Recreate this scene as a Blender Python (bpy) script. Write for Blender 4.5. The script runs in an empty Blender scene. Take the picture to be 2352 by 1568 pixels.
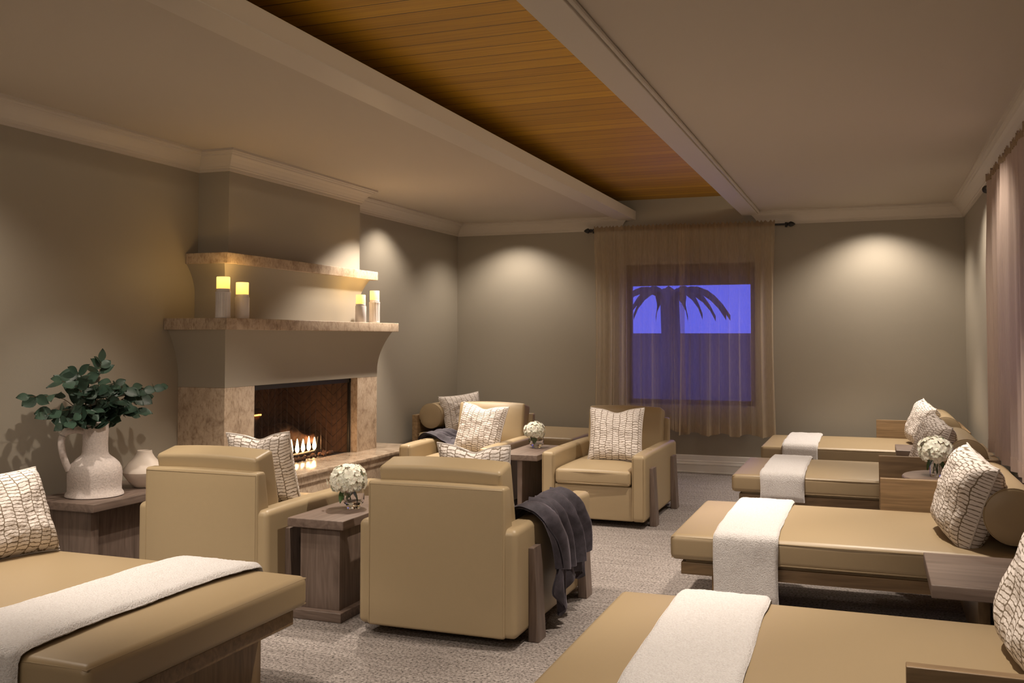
import bpy, bmesh, math, random
from math import sin, cos, pi, radians, sqrt, exp, hypot, floor
from mathutils import Vector, Matrix, Euler, noise

random.seed(7)
S = bpy.context.scene
COL = S.collection

# ------------------------------------------------------------------ camera
F, YAW, PIT, ROL, DCY, EYE = 2216.954, .355680792, .0383878423, .00114393373, -93.212, 1.42
fw = Vector((-sin(YAW)*cos(PIT), cos(YAW)*cos(PIT), sin(PIT)))
rt = Vector((cos(YAW), sin(YAW), 0)); up = rt.cross(fw)
r2 = cos(ROL)*rt + sin(ROL)*up; u2 = -sin(ROL)*rt + cos(ROL)*up
cam = bpy.data.cameras.new('camera'); co = bpy.data.objects.new('camera', cam); COL.objects.link(co)
cam.sensor_width = 36; cam.lens = 36*F/2352; cam.shift_y = DCY/2352; cam.clip_start = .05
m = Matrix((r2, u2, -fw)).transposed().to_4x4(); m.translation = Vector((0, 0, EYE)); co.matrix_world = m
S.camera = co
# ------------------------------------------------------------------ view, sky, room lights, added fill lights
S.view_settings.view_transform = 'Standard'; S.view_settings.look = 'None'
S.view_settings.gamma = 1; S.view_settings.use_curve_mapping = False
S.view_settings.exposure = 0.64
W = bpy.data.worlds.new('dusk_sky'); S.world = W; W.use_nodes = True
W.node_tree.nodes['Background'].inputs['Color'].default_value = (.10, .12, .80, 1)
W.node_tree.nodes['Background'].inputs['Strength'].default_value = 1.05

WARM = (1, .865, .725)
def spot(name, loc, target, power, size=95, blend=.7, col=WARM, rad=.04):
    l = bpy.data.lights.new(name, 'SPOT'); o = bpy.data.objects.new(name, l); COL.objects.link(o)
    l.energy = power; l.spot_size = radians(size); l.spot_blend = blend; l.color = col; l.shadow_soft_size = rad
    o.location = loc
    o.rotation_euler = (Vector(target)-Vector(loc)).to_track_quat('-Z', 'Y').to_euler()
    return o
def area(name, loc, target, power, sx, sy, col=WARM):
    l = bpy.data.lights.new(name, 'AREA'); o = bpy.data.objects.new(name, l); COL.objects.link(o)
    l.energy = power; l.shape = 'RECTANGLE'; l.size = sx; l.size_y = sy; l.color = col
    o.location = loc
    o.rotation_euler = (Vector(target)-Vector(loc)).to_track_quat('-Z', 'Y').to_euler()
    return o
# recessed downlights of the two ceilings
LP = 150
# wall washers
spot('downlight_wall_back_right', (.06, 9.82, 2.73), (.06, 9.92, 0), LP*.52, 126, .65)
spot('downlight_wall_back_left', (-3.75, 9.80, 2.73), (-3.75, 9.92, 0), LP*.42, 126, .65)
spot('downlight_wall_left_far', (-4.10, 8.40, 2.73), (-4.2, 8.40, 0), LP*.34, 120, .6)
spot('downlight_wall_left_near', (-3.85, 3.3, 2.73), (-4.1, 3.3, 0), LP*.45, 120, .8)
spot('downlight_console', (-2.65, 4.1, 2.73), (-4.2, 4.5, .7), LP*.55, 44, .7)
spot('downlight_wall_right_far', (.35, 8.35, 2.73), (.72, 8.4, 0), LP*.4, 118, .7)
spot('downlight_wall_right', (.28, 6.5, 2.73), (.72, 6.5, .6), LP*.26, 112, .7)
# over the hearth and the seats
spot('downlight_hearth', (-3.6, 7.72, 2.73), (-3.95, 7.35, 1.0), LP*1.35, 88, .5)
spot('downlight_left_aisle', (-2.95, 5.45, 2.73), (-2.95, 5.45, 0), LP*1.2, 84, .6)
spot('downlight_chairs_far', (-2.75, 6.75, 2.73), (-2.8, 6.9, 0), LP*.8, 78, .6)
spot('downlight_left_near', (-3.35, 3.0, 2.73), (-3.4, 3.05, 0), LP*1.0, 72, .7)
spot('downlight_centre_far', (-.75, 6.4, 2.73), (-1.35, 6.5, 0), LP*1.0, 80, .6)
spot('downlight_centre_near', (-.75, 4.2, 2.73), (-1.35, 4.4, 0), LP*.9, 80, .6)
spot('downlight_right_far', (-.05, 9.1, 2.73), (-.05, 9.15, 0), LP*.8, 70, .6)
spot('downlight_right_mid', (.0, 5.45, 2.73), (.0, 5.5, 0), LP*1.15, 68, .6)
spot('downlight_right_near', (-.2, 3.15, 2.73), (-.2, 3.2, 0), LP*1.0, 70, .6)
spot('fill_spot_chair_backs', (-2.3, 1.5, 2.72), (-2.35, 4.1, .45), LP*.6, 58, .7)  # fill spot added to brighten the chair backs, not a ceiling fixture
area('fill_area_behind', (-1.8, -1.2, 2.55), (-1.8, 4.0, .6), 26, 3.6, .5)  # soft fill light added behind the camera
# unseen warm area light, added right of the timber tray to brighten its planks
area('tray_fill', (-.95, 4.5, 2.85), (-2.3, 4.5, 3.05), 10, 11.0, .05, (1, .80, .55))

# ------------------------------------------------------------------ materials
def newmat(name):
    mt = bpy.data.materials.new(name); mt.use_nodes = True
    nt = mt.node_tree; return mt, nt, nt.nodes['Principled BSDF']
def nd(nt, t, **kw):
    n = nt.nodes.new(t)
    for k, v in kw.items():
        if k in n.inputs: n.inputs[k].default_value = v
        else: setattr(n, k, v)
    return n
def ramp(nt, stops):
    r = nt.nodes.new('ShaderNodeValToRGB'); e = r.color_ramp.elements
    while len(e) < len(stops): e.new(.5)
    for i, (p, c) in enumerate(stops): e[i].position = p; e[i].color = (*c, 1)
    return r
def bump(nt, b, src, strength, dist=.01):
    n = nd(nt, 'ShaderNodeBump', Strength=strength, Distance=dist)
    nt.links.new(src, n.inputs['Height']); nt.links.new(n.outputs[0], b.inputs['Normal']); return n
def coords(nt, kind='Object', scale=(1, 1, 1), rot=(0, 0, 0)):
    t = nt.nodes.new('ShaderNodeTexCoord'); mp = nd(nt, 'ShaderNodeMapping', Scale=scale, Rotation=rot)
    nt.links.new(t.outputs[kind], mp.inputs[0]); return mp.outputs[0]
def plain(name, col, rough=.5, bscale=0, bstr=0, var=0, **kw):
    mt, nt, b = newmat(name)
    b.inputs['Base Color'].default_value = (*col, 1); b.inputs['Roughness'].default_value = rough
    for k, v in kw.items(): b.inputs[k.replace('_', ' ')].default_value = v
    if bscale:
        n = nd(nt, 'ShaderNodeTexNoise', Scale=bscale, Detail=4); nt.links.new(coords(nt), n.inputs['Vector'])
        if bstr: bump(nt, b, n.outputs[0], bstr, .004)
        if var:
            r = ramp(nt, [(.3, [c*(1-var) for c in col]), (.7, [min(1, c*(1+var)) for c in col])])
            nt.links.new(n.outputs[0], r.inputs[0]); nt.links.new(r.outputs[0], b.inputs['Base Color'])
    return mt
def wood(name, c1, c2, axis, rough=.45, s=1.0):
    mt, nt, b = newmat(name)
    sc = [34*s]*3; sc[axis] = 1.6*s
    v = coords(nt, 'Object', sc)
    n1 = nd(nt, 'ShaderNodeTexNoise', Scale=1.0, Detail=5, Roughness=.6, Distortion=.6); nt.links.new(v, n1.inputs['Vector'])
    sc2 = [5*s]*3; sc2[axis] = .8*s
    v2 = coords(nt, 'Object', sc2)
    n2 = nd(nt, 'ShaderNodeTexNoise', Scale=1.0, Detail=2, Distortion=1.2); nt.links.new(v2, n2.inputs['Vector'])
    mth = nd(nt, 'ShaderNodeMath', operation='MULTIPLY'); mth.inputs[1].default_value = 9
    nt.links.new(n2.outputs[0], mth.inputs[0])
    fr = nd(nt, 'ShaderNodeMath', operation='PINGPONG'); fr.inputs[1].default_value = .5; nt.links.new(mth.outputs[0], fr.inputs[0])
    ad = nd(nt, 'ShaderNodeMath', operation='MULTIPLY_ADD'); ad.inputs[1].default_value = .35
    nt.links.new(fr.outputs[0], ad.inputs[0]); nt.links.new(n1.outputs[0], ad.inputs[2])
    r = ramp(nt, [(.35, c1), (.75, c2)]); nt.links.new(ad.outputs[0], r.inputs[0])
    nt.links.new(r.outputs[0], b.inputs['Base Color']); b.inputs['Roughness'].default_value = rough
    bump(nt, b, n1.outputs[0], .15, .002)
    return mt
M = {}
M['wall'] = plain('wall_paint', (.315, .282, .228), .55, 220, .12)
M['hood'] = M['wall']
M['ceiling'] = plain('ceiling_paint', (.50, .445, .375), .8, 160, .08)
M['trim'] = plain('trim_paint', (.54, .49, .425), .5)
M['white'] = plain('white_trim', (.86, .84, .82), .4)
M['leather'] = plain('tan_leather', (.400, .305, .180), .44, 420, .10)
M['leather2'] = plain('olive_leather', (.345, .258, .150), .42, 420, .10)
M['seam'] = plain('seam_thread', (.20, .145, .07), .6)
M['black'] = plain('black_metal', (.012, .011, .011), .4)
M['darkvoid'] = plain('dark_fabric', (.02, .016, .013), .9)
TW = ((.115, .080, .062), (.205, .150, .122)); OK_ = ((.150, .092, .043), (.27, .175, .088))
for i, a in enumerate('xyz'):
    M['table_'+a] = wood('walnut_grey_'+a, *TW, i)
    M['oak_'+a] = wood('warm_oak_'+a, *OK_, i)
M['towel'] = None
def towel_mat():
    mt, nt, b = newmat('sherpa_fleece')
    n = nd(nt, 'ShaderNodeTexNoise', Scale=160, Detail=3, Roughness=.7); nt.links.new(coords(nt), n.inputs['Vector'])
    r = ramp(nt, [(.3, (.72, .67, .65)), (.6, (.90, .87, .86))]); nt.links.new(n.outputs[0], r.inputs[0])
    nt.links.new(r.outputs[0], b.inputs['Base Color']); b.inputs['Roughness'].default_value = .95
    b.inputs['Sheen Weight'].default_value = .4
    bump(nt, b, n.outputs[0], .9, .012)
    return mt
M['towel'] = towel_mat()
def plush_mat():
    mt, nt, b = newmat('grey_plush')
    n = nd(nt, 'ShaderNodeTexNoise', Scale=14, Detail=5, Roughness=.65); nt.links.new(coords(nt), n.inputs['Vector'])
    r = ramp(nt, [(.35, (.034, .029, .037)), (.7, (.085, .073, .092))]); nt.links.new(n.outputs[0], r.inputs[0])
    nt.links.new(r.outputs[0], b.inputs['Base Color']); b.inputs['Roughness'].default_value = .75
    b.inputs['Sheen Weight'].default_value = .5; b.inputs['Sheen Roughness'].default_value = .3
    b.inputs['Sheen Tint'].default_value = (.8, .72, .85, 1)
    n2 = nd(nt, 'ShaderNodeTexNoise', Scale=300, Detail=2); nt.links.new(coords(nt), n2.inputs['Vector'])
    bump(nt, b, n2.outputs[0], .25, .003)
    return mt
M['plush'] = plush_mat()
def pillow_mat(name, c_bg, c_ln):
    mt, nt, b = newmat(name)
    uv = coords(nt, 'UV')
    n1 = nd(nt, 'ShaderNodeTexNoise', Scale=3.2, Detail=2); nt.links.new(uv, n1.inputs['Vector'])
    n2 = nd(nt, 'ShaderNodeTexNoise', Scale=26, Detail=3, Roughness=.6); nt.links.new(uv, n2.inputs['Vector'])
    def off(n, amt):
        s = nd(nt, 'ShaderNodeVectorMath', operation='SUBTRACT'); s.inputs[1].default_value = (.5, .5, .5)
        nt.links.new(n.outputs['Color'], s.inputs[0])
        k = nd(nt, 'ShaderNodeVectorMath', operation='MULTIPLY'); k.inputs[1].default_value = amt
        nt.links.new(s.outputs[0], k.inputs[0]); return k.outputs[0]
    a1 = nd(nt, 'ShaderNodeVectorMath', operation='ADD'); nt.links.new(uv, a1.inputs[0]); nt.links.new(off(n1, (.085, .10, 0)), a1.inputs[1])
    a2 = nd(nt, 'ShaderNodeVectorMath', operation='ADD'); nt.links.new(a1.outputs[0], a2.inputs[0]); nt.links.new(off(n2, (.018, .034, 0)), a2.inputs[1])
    sp = nd(nt, 'ShaderNodeSeparateXYZ'); nt.links.new(a2.outputs[0], sp.inputs[0])
    cb = nd(nt, 'ShaderNodeCombineXYZ'); nt.links.new(sp.outputs['Y'], cb.inputs['X']); nt.links.new(sp.outputs['X'], cb.inputs['Y'])
    br = nd(nt, 'ShaderNodeTexBrick', Scale=1.0); br.offset = .5
    br.inputs['Brick Width'].default_value = .043; br.inputs['Row Height'].default_value = .118
    br.inputs['Mortar Size'].default_value = .0062; br.inputs['Mortar Smooth'].default_value = .35
    br.inputs['Color1'].default_value = (1, 1, 1, 1); br.inputs['Color2'].default_value = (1, 1, 1, 1); br.inputs['Mortar'].default_value = (0, 0, 0, 1)
    nt.links.new(cb.outputs[0], br.inputs['Vector'])
    mx = nd(nt, 'ShaderNodeMix', data_type='RGBA'); mx.inputs['A'].default_value = (*c_bg, 1); mx.inputs['B'].default_value = (*c_ln, 1)
    nt.links.new(br.outputs['Fac'], mx.inputs['Factor']); nt.links.new(mx.outputs['Result'], b.inputs['Base Color'])
    b.inputs['Roughness'].default_value = .85
    n3 = nd(nt, 'ShaderNodeTexNoise', Scale=9, Detail=3); nt.links.new(uv, n3.inputs['Vector'])
    bump(nt, b, n3.outputs[0], .5, .03)
    return mt
M['pillow'] = pillow_mat('printed_linen', (.74, .68, .64), (.20, .155, .11))
M['linen'] = plain('linen_piping', (.58, .53, .49), .85)
M['pillow_d'] = pillow_mat('printed_linen_dim', (.52, .46, .42), (.17, .135, .10))
def stone_mat():
    mt, nt, b = newmat('travertine')
    v = coords(nt, 'Object')
    n = nd(nt, 'ShaderNodeTexNoise', Scale=9, Detail=8, Roughness=.65, Distortion=.8); nt.links.new(v, n.inputs['Vector'])
    r = ramp(nt, [(.30, (.26, .185, .125)), (.48, (.45, .35, .255)), (.70, (.57, .465, .355))])
    nt.links.new(n.outputs[0], r.inputs[0])
    n2 = nd(nt, 'ShaderNodeTexNoise', Scale=90, Detail=4, Roughness=.7); nt.links.new(coords(nt, 'Object', (1, 1, .35)), n2.inputs['Vector'])
    r2_ = ramp(nt, [(.36, (.62, .55, .48)), (.5, (1, 1, 1))]); nt.links.new(n2.outputs[0], r2_.inputs[0])
    mx = nd(nt, 'ShaderNodeMix', data_type='RGBA', blend_type='MULTIPLY'); mx.inputs['Factor'].default_value = .8
    nt.links.new(r.outputs[0], mx.inputs['A']); nt.links.new(r2_.outputs[0], mx.inputs['B'])
    nt.links.new(mx.outputs['Result'], b.inputs['Base Color']); b.inputs['Roughness'].default_value = .5
    return mt
M['stone'] = stone_mat()
M['stone_pol'] = M['stone'].copy(); M['stone_pol'].name = 'polished_travertine'
M['stone_pol'].node_tree.nodes['Principled BSDF'].inputs['Roughness'].default_value = .15
def carpet_mat():
    mt, nt, b = newmat('loop_carpet')
    v = coords(nt, 'Object', (1, 1, 1))
    n = nd(nt, 'ShaderNodeTexNoise', Scale=75, Detail=3, Roughness=.75); nt.links.new(v, n.inputs['Vector'])
    r = ramp(nt, [(.36, (.05, .042, .038)), (.47, (.26, .228, .208)), (.66, (.44, .395, .37))]); nt.links.new(n.outputs[0], r.inputs[0])
    n2 = nd(nt, 'ShaderNodeTexNoise', Scale=1.0, Detail=3); nt.links.new(coords(nt, 'Object', (3, 26, 1)), n2.inputs['Vector'])
    r2_ = ramp(nt, [(.35, (.72, .70, .70)), (.65, (1, 1, 1))]); nt.links.new(n2.outputs[0], r2_.inputs[0])
    mx = nd(nt, 'ShaderNodeMix', data_type='RGBA', blend_type='MULTIPLY'); mx.inputs['Factor'].default_value = .8
    nt.links.new(r.outputs[0], mx.inputs['A']); nt.links.new(r2_.outputs[0], mx.inputs['B'])
    nt.links.new(mx.outputs['Result'], b.inputs['Base Color']); b.inputs['Roughness'].default_value = .95
    bump(nt, b, n.outputs[0], .8, .008)
    return mt
M['carpet'] = carpet_mat()
def plank_mat():
    mt, nt, b = newmat('stained_cedar_planks')
    t = nt.nodes.new('ShaderNodeTexCoord'); sp = nd(nt, 'ShaderNodeSeparateXYZ'); nt.links.new(t.outputs['Object'], sp.inputs[0])
    dv = nd(nt, 'ShaderNodeMath', operation='DIVIDE'); dv.inputs[1].default_value = .153; nt.links.new(sp.outputs['Y'], dv.inputs[0])
    fl = nd(nt, 'ShaderNodeMath', operation='FLOOR'); nt.links.new(dv.outputs[0], fl.inputs[0])
    fr = nd(nt, 'ShaderNodeMath', operation='FRACT'); nt.links.new(dv.outputs[0], fr.inputs[0])
    wn = nd(nt, 'ShaderNodeTexWhiteNoise', noise_dimensions='1D'); nt.links.new(fl.outputs[0], wn.inputs['W'])
    n = nd(nt, 'ShaderNodeTexNoise', Scale=1, Detail=5, Distortion=.4); nt.links.new(coords(nt, 'Object', (1.2, 40, 1)), n.inputs['Vector'])
    ad = nd(nt, 'ShaderNodeMath', operation='MULTIPLY_ADD'); ad.inputs[1].default_value = .35
    nt.links.new(wn.outputs[0], ad.inputs[0]); nt.links.new(n.outputs[0], ad.inputs[2])
    r = ramp(nt, [(.35, (.345, .168, .004)), (.95, (.55, .295, .010))]); nt.links.new(ad.outputs[0], r.inputs[0])
    lt = nd(nt, 'ShaderNodeMath', operation='LESS_THAN'); lt.inputs[1].default_value = .045; nt.links.new(fr.outputs[0], lt.inputs[0])
    mx = nd(nt, 'ShaderNodeMix', data_type='RGBA'); mx.inputs['B'].default_value = (.05, .02, .008, 1)
    nt.links.new(lt.outputs[0], mx.inputs['Factor']); nt.links.new(r.outputs[0], mx.inputs['A'])
    nt.links.new(mx.outputs['Result'], b.inputs['Base Color']); b.inputs['Roughness'].default_value = .5
    return mt
M['planks'] = plank_mat()
def sheer_mat(name, col, alpha):
    mt = bpy.data.materials.new(name); mt.use_nodes = True; nt = mt.node_tree; nt.nodes.clear()
    out = nt.nodes.new('ShaderNodeOutputMaterial'); tr = nt.nodes.new('ShaderNodeBsdfTransparent')
    d = nd(nt, 'ShaderNodeBsdfDiffuse'); d.inputs['Color'].default_value = (*col, 1)
    tl = nd(nt, 'ShaderNodeBsdfTranslucent'); tl.inputs['Color'].default_value = (*col, 1)
    m1 = nd(nt, 'ShaderNodeMixShader'); m1.inputs[0].default_value = .35
    nt.links.new(d.outputs[0], m1.inputs[1]); nt.links.new(tl.outputs[0], m1.inputs[2])
    n = nd(nt, 'ShaderNodeTexNoise', Scale=1, Detail=3); nt.links.new(coords(nt, 'Object', (160, 160, 14)), n.inputs['Vector'])
    mr = nd(nt, 'ShaderNodeMapRange'); mr.inputs['To Min'].default_value = alpha-.12; mr.inputs['To Max'].default_value = alpha+.12
    nt.links.new(n.outputs[0], mr.inputs['Value'])
    m2 = nd(nt, 'ShaderNodeMixShader'); nt.links.new(mr.outputs[0], m2.inputs[0])
    nt.links.new(tr.outputs[0], m2.inputs[1]); nt.links.new(m1.outputs[0], m2.inputs[2]); nt.links.new(m2.outputs[0], out.inputs[0])
    return mt
M['sheer'] = sheer_mat('sheer_linen', (.66, .53, .37), .50)
M['sheer_head'] = sheer_mat('sheer_linen_heading', (.40, .30, .20), .90)
M['sheer2'] = sheer_mat('sheer_linen_dense', (.62, .49, .42), .88)
M['glass'] = plain('clear_glass', (1, 1, 1), .02, Transmission_Weight=1.0, IOR=1.45)
M['pane'] = plain('window_glass', (1, 1, 1), .0, Transmission_Weight=1.0, IOR=1.01)
M['ceramic'] = plain('rough_ceramic', (.70, .62, .58), .85, 90, .7, .10)
M['ceramic2'] = plain('cream_ceramic', (.66, .57, .49), .55, 30, .1)
M['marble'] = plain('white_marble', (.66, .62, .60), .4, 6, .05, .08)
M['leafmat'] = plain('eucalyptus_leaf', (.030, .060, .040), .45, 9, .1, .45)
M['leafgreen'] = plain('green_leaf', (.05, .11, .03), .4)
M['stemmat'] = plain('brown_stem', (.12, .075, .04), .7)
M['petal'] = plain('white_petal', (.84, .82, .70), .6, Subsurface_Weight=.1)
M['log'] = plain('charred_log', (.075, .035, .018), .9, 22, .9, .7)
M['ember'] = plain('lava_rock', (.10, .05, .03), .95, 60, 1.0, .6)
M['shade'] = plain('brown_roman_shade', (.085, .055, .04), .9)
M['outwall'] = plain('outside_wall', (.20, .16, .11), .9)
M['outtree'] = plain('night_foliage', (.09, .075, .05), .9)
def emis(name, col, st):
    mt, nt, b = newmat(name); b.inputs['Base Color'].default_value = (*col, 1)
    b.inputs['Emission Color'].default_value = (*col, 1); b.inputs['Emission Strength'].default_value = st; return mt
M['flame'] = emis('gas_flame', (1, .62, .28), 14)
M['glow'] = emis('ember_glow', (1, .35, .08), 4)
def candle_mat():
    mt, nt, b = newmat('lit_wax')
    sp = nd(nt, 'ShaderNodeSeparateXYZ'); nt.links.new(coords(nt, 'Object'), sp.inputs[0])
    r = ramp(nt, [(0, (.9, .33, .05)), (1, (1, .62, .14))]); nt.links.new(sp.outputs['Z'], r.inputs[0])
    b.inputs['Base Color'].default_value = (.8, .65, .4, 1)
    mr = nd(nt, 'ShaderNodeMapRange'); mr.inputs['From Min'].default_value = 0; mr.inputs['From Max'].default_value = .09
    nt.links.new(sp.outputs['Z'], mr.inputs['Value']); nt.links.new(mr.outputs[0], r.inputs[0])
    nt.links.new(r.outputs[0], b.inputs['Emission Color']); b.inputs['Emission Strength'].default_value = 1.3
    return mt
M['wax'] = candle_mat()
def brick_mat():
    mt, nt, b = newmat('herringbone_firebrick')
    uv = coords(nt, 'UV', (1, 1, 1))
    sp = nd(nt, 'ShaderNodeSeparateXYZ'); nt.links.new(uv, sp.inputs[0])
    # zig-zag courses: v + triangle(u) makes chevron joints
    pp = nd(nt, 'ShaderNodeMath', operation='PINGPONG'); pp.inputs[1].default_value = .14; nt.links.new(sp.outputs['X'], pp.inputs[0])
    ad = nd(nt, 'ShaderNodeMath', operation='ADD'); nt.links.new(sp.outputs['Y'], ad.inputs[0]); nt.links.new(pp.outputs[0], ad.inputs[1])
    fr = nd(nt, 'ShaderNodeMath', operation='MODULO'); fr.inputs[1].default_value = .088; nt.links.new(ad.outputs[0], fr.inputs[0])
    lt = nd(nt, 'ShaderNodeMath', operation='LESS_THAN'); lt.inputs[1].default_value = .007; nt.links.new(fr.outputs[0], lt.inputs[0])
    n = nd(nt, 'ShaderNodeTexNoise', Scale=30, Detail=4); nt.links.new(uv, n.inputs['Vector'])
    r = ramp(nt, [(.3, (.085, .045, .028)), (.7, (.16, .088, .052))]); nt.links.new(n.outputs[0], r.inputs[0])
    mx = nd(nt, 'ShaderNodeMix', data_type='RGBA'); mx.inputs['B'].default_value = (.03, .018, .012, 1)
    nt.links.new(lt.outputs[0], mx.inputs['Factor']); nt.links.new(r.outputs[0], mx.inputs['A'])
    nt.links.new(mx.outputs['Result'], b.inputs['Base Color']); b.inputs['Roughness'].default_value = .9
    return mt
M['firebrick'] = brick_mat()
def mesh_screen():
    mt, nt, b = newmat('chain_mesh')
    b.inputs['Base Color'].default_value = (.05, .035, .03, 1); b.inputs['Metallic'].default_value = .6; b.inputs['Roughness'].default_value = .5
    v = coords(nt, 'Object', (1, 1, 1), (radians(45), 0, 0))
    sp = nd(nt, 'ShaderNodeSeparateXYZ'); nt.links.new(v, sp.inputs[0])
    outs = []
    for ax in 'YZ':
        fr = nd(nt, 'ShaderNodeMath', operation='PINGPONG'); fr.inputs[1].default_value = .0035; nt.links.new(sp.outputs[ax], fr.inputs[0])
        lt = nd(nt, 'ShaderNodeMath', operation='LESS_THAN'); lt.inputs[1].default_value = .0007; nt.links.new(fr.outputs[0], lt.inputs[0]); outs.append(lt)
    mxm = nd(nt, 'ShaderNodeMath', operation='MAXIMUM'); nt.links.new(outs[0].outputs[0], mxm.inputs[0]); nt.links.new(outs[1].outputs[0], mxm.inputs[1])
    nt.links.new(mxm.outputs[0], b.inputs['Alpha'])
    return mt
M['meshscreen'] = mesh_screen()

# ------------------------------------------------------------------ mesh helpers
class MB:
    def __init__(s): s.v = []; s.f = []; s.uv = None
    def add(s, vs, fs, mat=None, uvs=None):
        o = len(s.v)
        for i, p in enumerate(vs):
            p = Vector(p); s.v.append(tuple(mat @ p) if mat is not None else tuple(p))
        for f in fs: s.f.append([i+o for i in f])
        if uvs is not None:
            if s.uv is None: s.uv = [(0, 0)]*o
            s.uv.extend(uvs)
        elif s.uv is not None: s.uv.extend([(0, 0)]*len(vs))
        return s
    def box(s, x0, x1, y0, y1, z0, z1, r=.0, k=2, mat=None, fn=None, div=(1, 1, 1)):
        vs, fs = rbox(x0, x1, y0, y1, z0, z1, r, k, div)
        if fn: vs = [fn(Vector(p)) for p in vs]
        return s.add(vs, fs, mat)
    def tube(s, pts, r, n=8, closed=False, mat=None):
        pts = [Vector(p) for p in pts]; N = len(pts); vs = []; fs = []
        rr = r if callable(r) else (lambda t: r)
        for i, p in enumerate(pts):
            a = pts[(i-1) % N] if (closed or i > 0) else p; b = pts[(i+1) % N] if (closed or i < N-1) else p
            d = (b-a).normalized() if (b-a).length > 1e-9 else Vector((0, 0, 1))
            ref = Vector((0, 0, 1)) if abs(d.z) < .9 else Vector((1, 0, 0))
            u = d.cross(ref).normalized(); w = d.cross(u)
            for j in range(n):
                an = 2*pi*j/n; vs.append(p+(u*cos(an)+w*sin(an))*rr(i/max(1, N-1)))
        for i in range(N if closed else N-1):
            for j in range(n):
                a = i*n+j; b = i*n+(j+1) % n; c = ((i+1) % N)*n+(j+1) % n; d = ((i+1) % N)*n+j
                fs.append((a, b, c, d))
        if not closed: fs.append(tuple(range(n-1, -1, -1))); fs.append(tuple((N-1)*n+j for j in range(n)))
        return s.add(vs, fs, mat)
    def lathe(s, prof, n=40, mat=None, fn=None, cap0=True, cap1=True):
        vs = []; fs = []
        for (r, z) in prof:
            for j in range(n):
                a = 2*pi*j/n; p = Vector((r*cos(a), r*sin(a), z)); vs.append(fn(p, a) if fn else p)
        for i in range(len(prof)-1):
            for j in range(n):
                fs.append((i*n+j, i*n+(j+1) % n, (i+1)*n+(j+1) % n, (i+1)*n+j))
        if cap0: fs.append(tuple(range(n-1, -1, -1)))
        if cap1: fs.append(tuple((len(prof)-1)*n+j for j in range(n)))
        return s.add(vs, fs, mat)
    def grid(s, fn, nu, nv, uv=False, mat=None, flip=False):
        vs = []; fs = []; us = []
        for i in range(nu+1):
            for j in range(nv+1):
                vs.append(fn(i/nu, j/nv)); us.append((i/nu, j/nv))
        for i in range(nu):
            for j in range(nv):
                a = i*(nv+1)+j; f = (a, a+nv+1, a+nv+2, a+1); fs.append(f[::-1] if flip else f)
        return s.add(vs, fs, mat, us if uv else None)
    def prism(s, poly, axis, a, b):
        # extrude a closed 2-D polygon along an axis; poly in the other two axes, in xyz order
        def mk(p, t):
            q = list(p); q.insert(axis, t); return q
        n = len(poly); vs = [mk(p, a) for p in poly]+[mk(p, b) for p in poly]
        fs = [tuple(range(n)), tuple(range(2*n-1, n-1, -1))]+[(i, i+n, (i+1) % n+n, (i+1) % n) for i in range(n)]
        return s.add(vs, fs)
    def build(s, name, mat, parent=None, smooth=True, angle=38, fix=True, loc=None):
        me = bpy.data.meshes.new(name); me.from_pydata(s.v, [], s.f)
        if s.uv is not None:
            l = me.uv_layers.new(name='UVMap')
            for p in me.loops: l.data[p.index].uv = s.uv[p.vertex_index]
        if fix:
            bm = bmesh.new(); bm.from_mesh(me); bmesh.ops.recalc_face_normals(bm, faces=bm.faces); bm.to_mesh(me); bm.free()
        me.materials.append(mat)
        if smooth:
            me.polygons.foreach_set('use_smooth', [True]*len(me.polygons)); me.set_sharp_from_angle(angle=radians(angle))
        o = bpy.data.objects.new(name, me); COL.objects.link(o)
        if parent is not None: o.parent = parent
        if loc: o.location = loc
        return o
def axlist(h, r, k, m):
    if r <= 0: return [-h+2*h*i/m for i in range(m+1)]
    a = [-h+r*i/k for i in range(k)]
    mid = [-h+r+(2*h-2*r)*i/m for i in range(m+1)]
    return a+mid+[-x for x in reversed(a)]
def rbox(x0, x1, y0, y1, z0, z1, r, k, div):
    hx, hy, hz = (x1-x0)/2, (y1-y0)/2, (z1-z0)/2; c = Vector(((x0+x1)/2, (y0+y1)/2, (z0+z1)/2))
    r = min(r, hx*.999, hy*.999, hz*.999); h = (hx, hy, hz)
    L = [axlist(h[i], r, k, div[i]) for i in range(3)]
    idx = {}; vs = []; fs = []
    def vert(p):
        if r > 0:
            q = Vector([max(-(h[i]-r), min(h[i]-r, p[i])) for i in range(3)]); d = Vector(p)-q
            if d.length > 1e-9: p = q+d.normalized()*r
        key = tuple(round(x, 5) for x in p)
        if key not in idx: idx[key] = len(vs); vs.append(Vector(p)+c)
        return idx[key]
    for ax in range(3):
        b, d = (ax+1) % 3, (ax+2) % 3
        for sg in (-1, 1):
            for i in range(len(L[b])-1):
                for j in range(len(L[d])-1):
                    q = []
                    for (u, w) in ((i, j), (i+1, j), (i+1, j+1), (i, j+1)):
                        p = [0, 0, 0]; p[ax] = sg*h[ax]; p[b] = L[b][u]; p[d] = L[d][w]; q.append(vert(p))
                    if len(set(q)) < 3: continue
                    q2 = []
                    for x in q:
                        if x not in q2: q2.append(x)
                    fs.append(q2 if sg > 0 else q2[::-1])
    return vs, fs
def tag(o, label=None, cat=None, group=None, kind=None):
    if label: o['label'] = label
    if cat: o['category'] = cat
    if group: o['group'] = group
    if kind: o['kind'] = kind
    return o
def thing(name, label, cat, loc=(0, 0, 0), rz=0, group=None):
    o = bpy.data.objects.new(name, None); COL.objects.link(o); o.empty_display_size = .1
    o.location = loc; o.rotation_euler = (0, 0, rz); return tag(o, label, cat, group)
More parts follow.
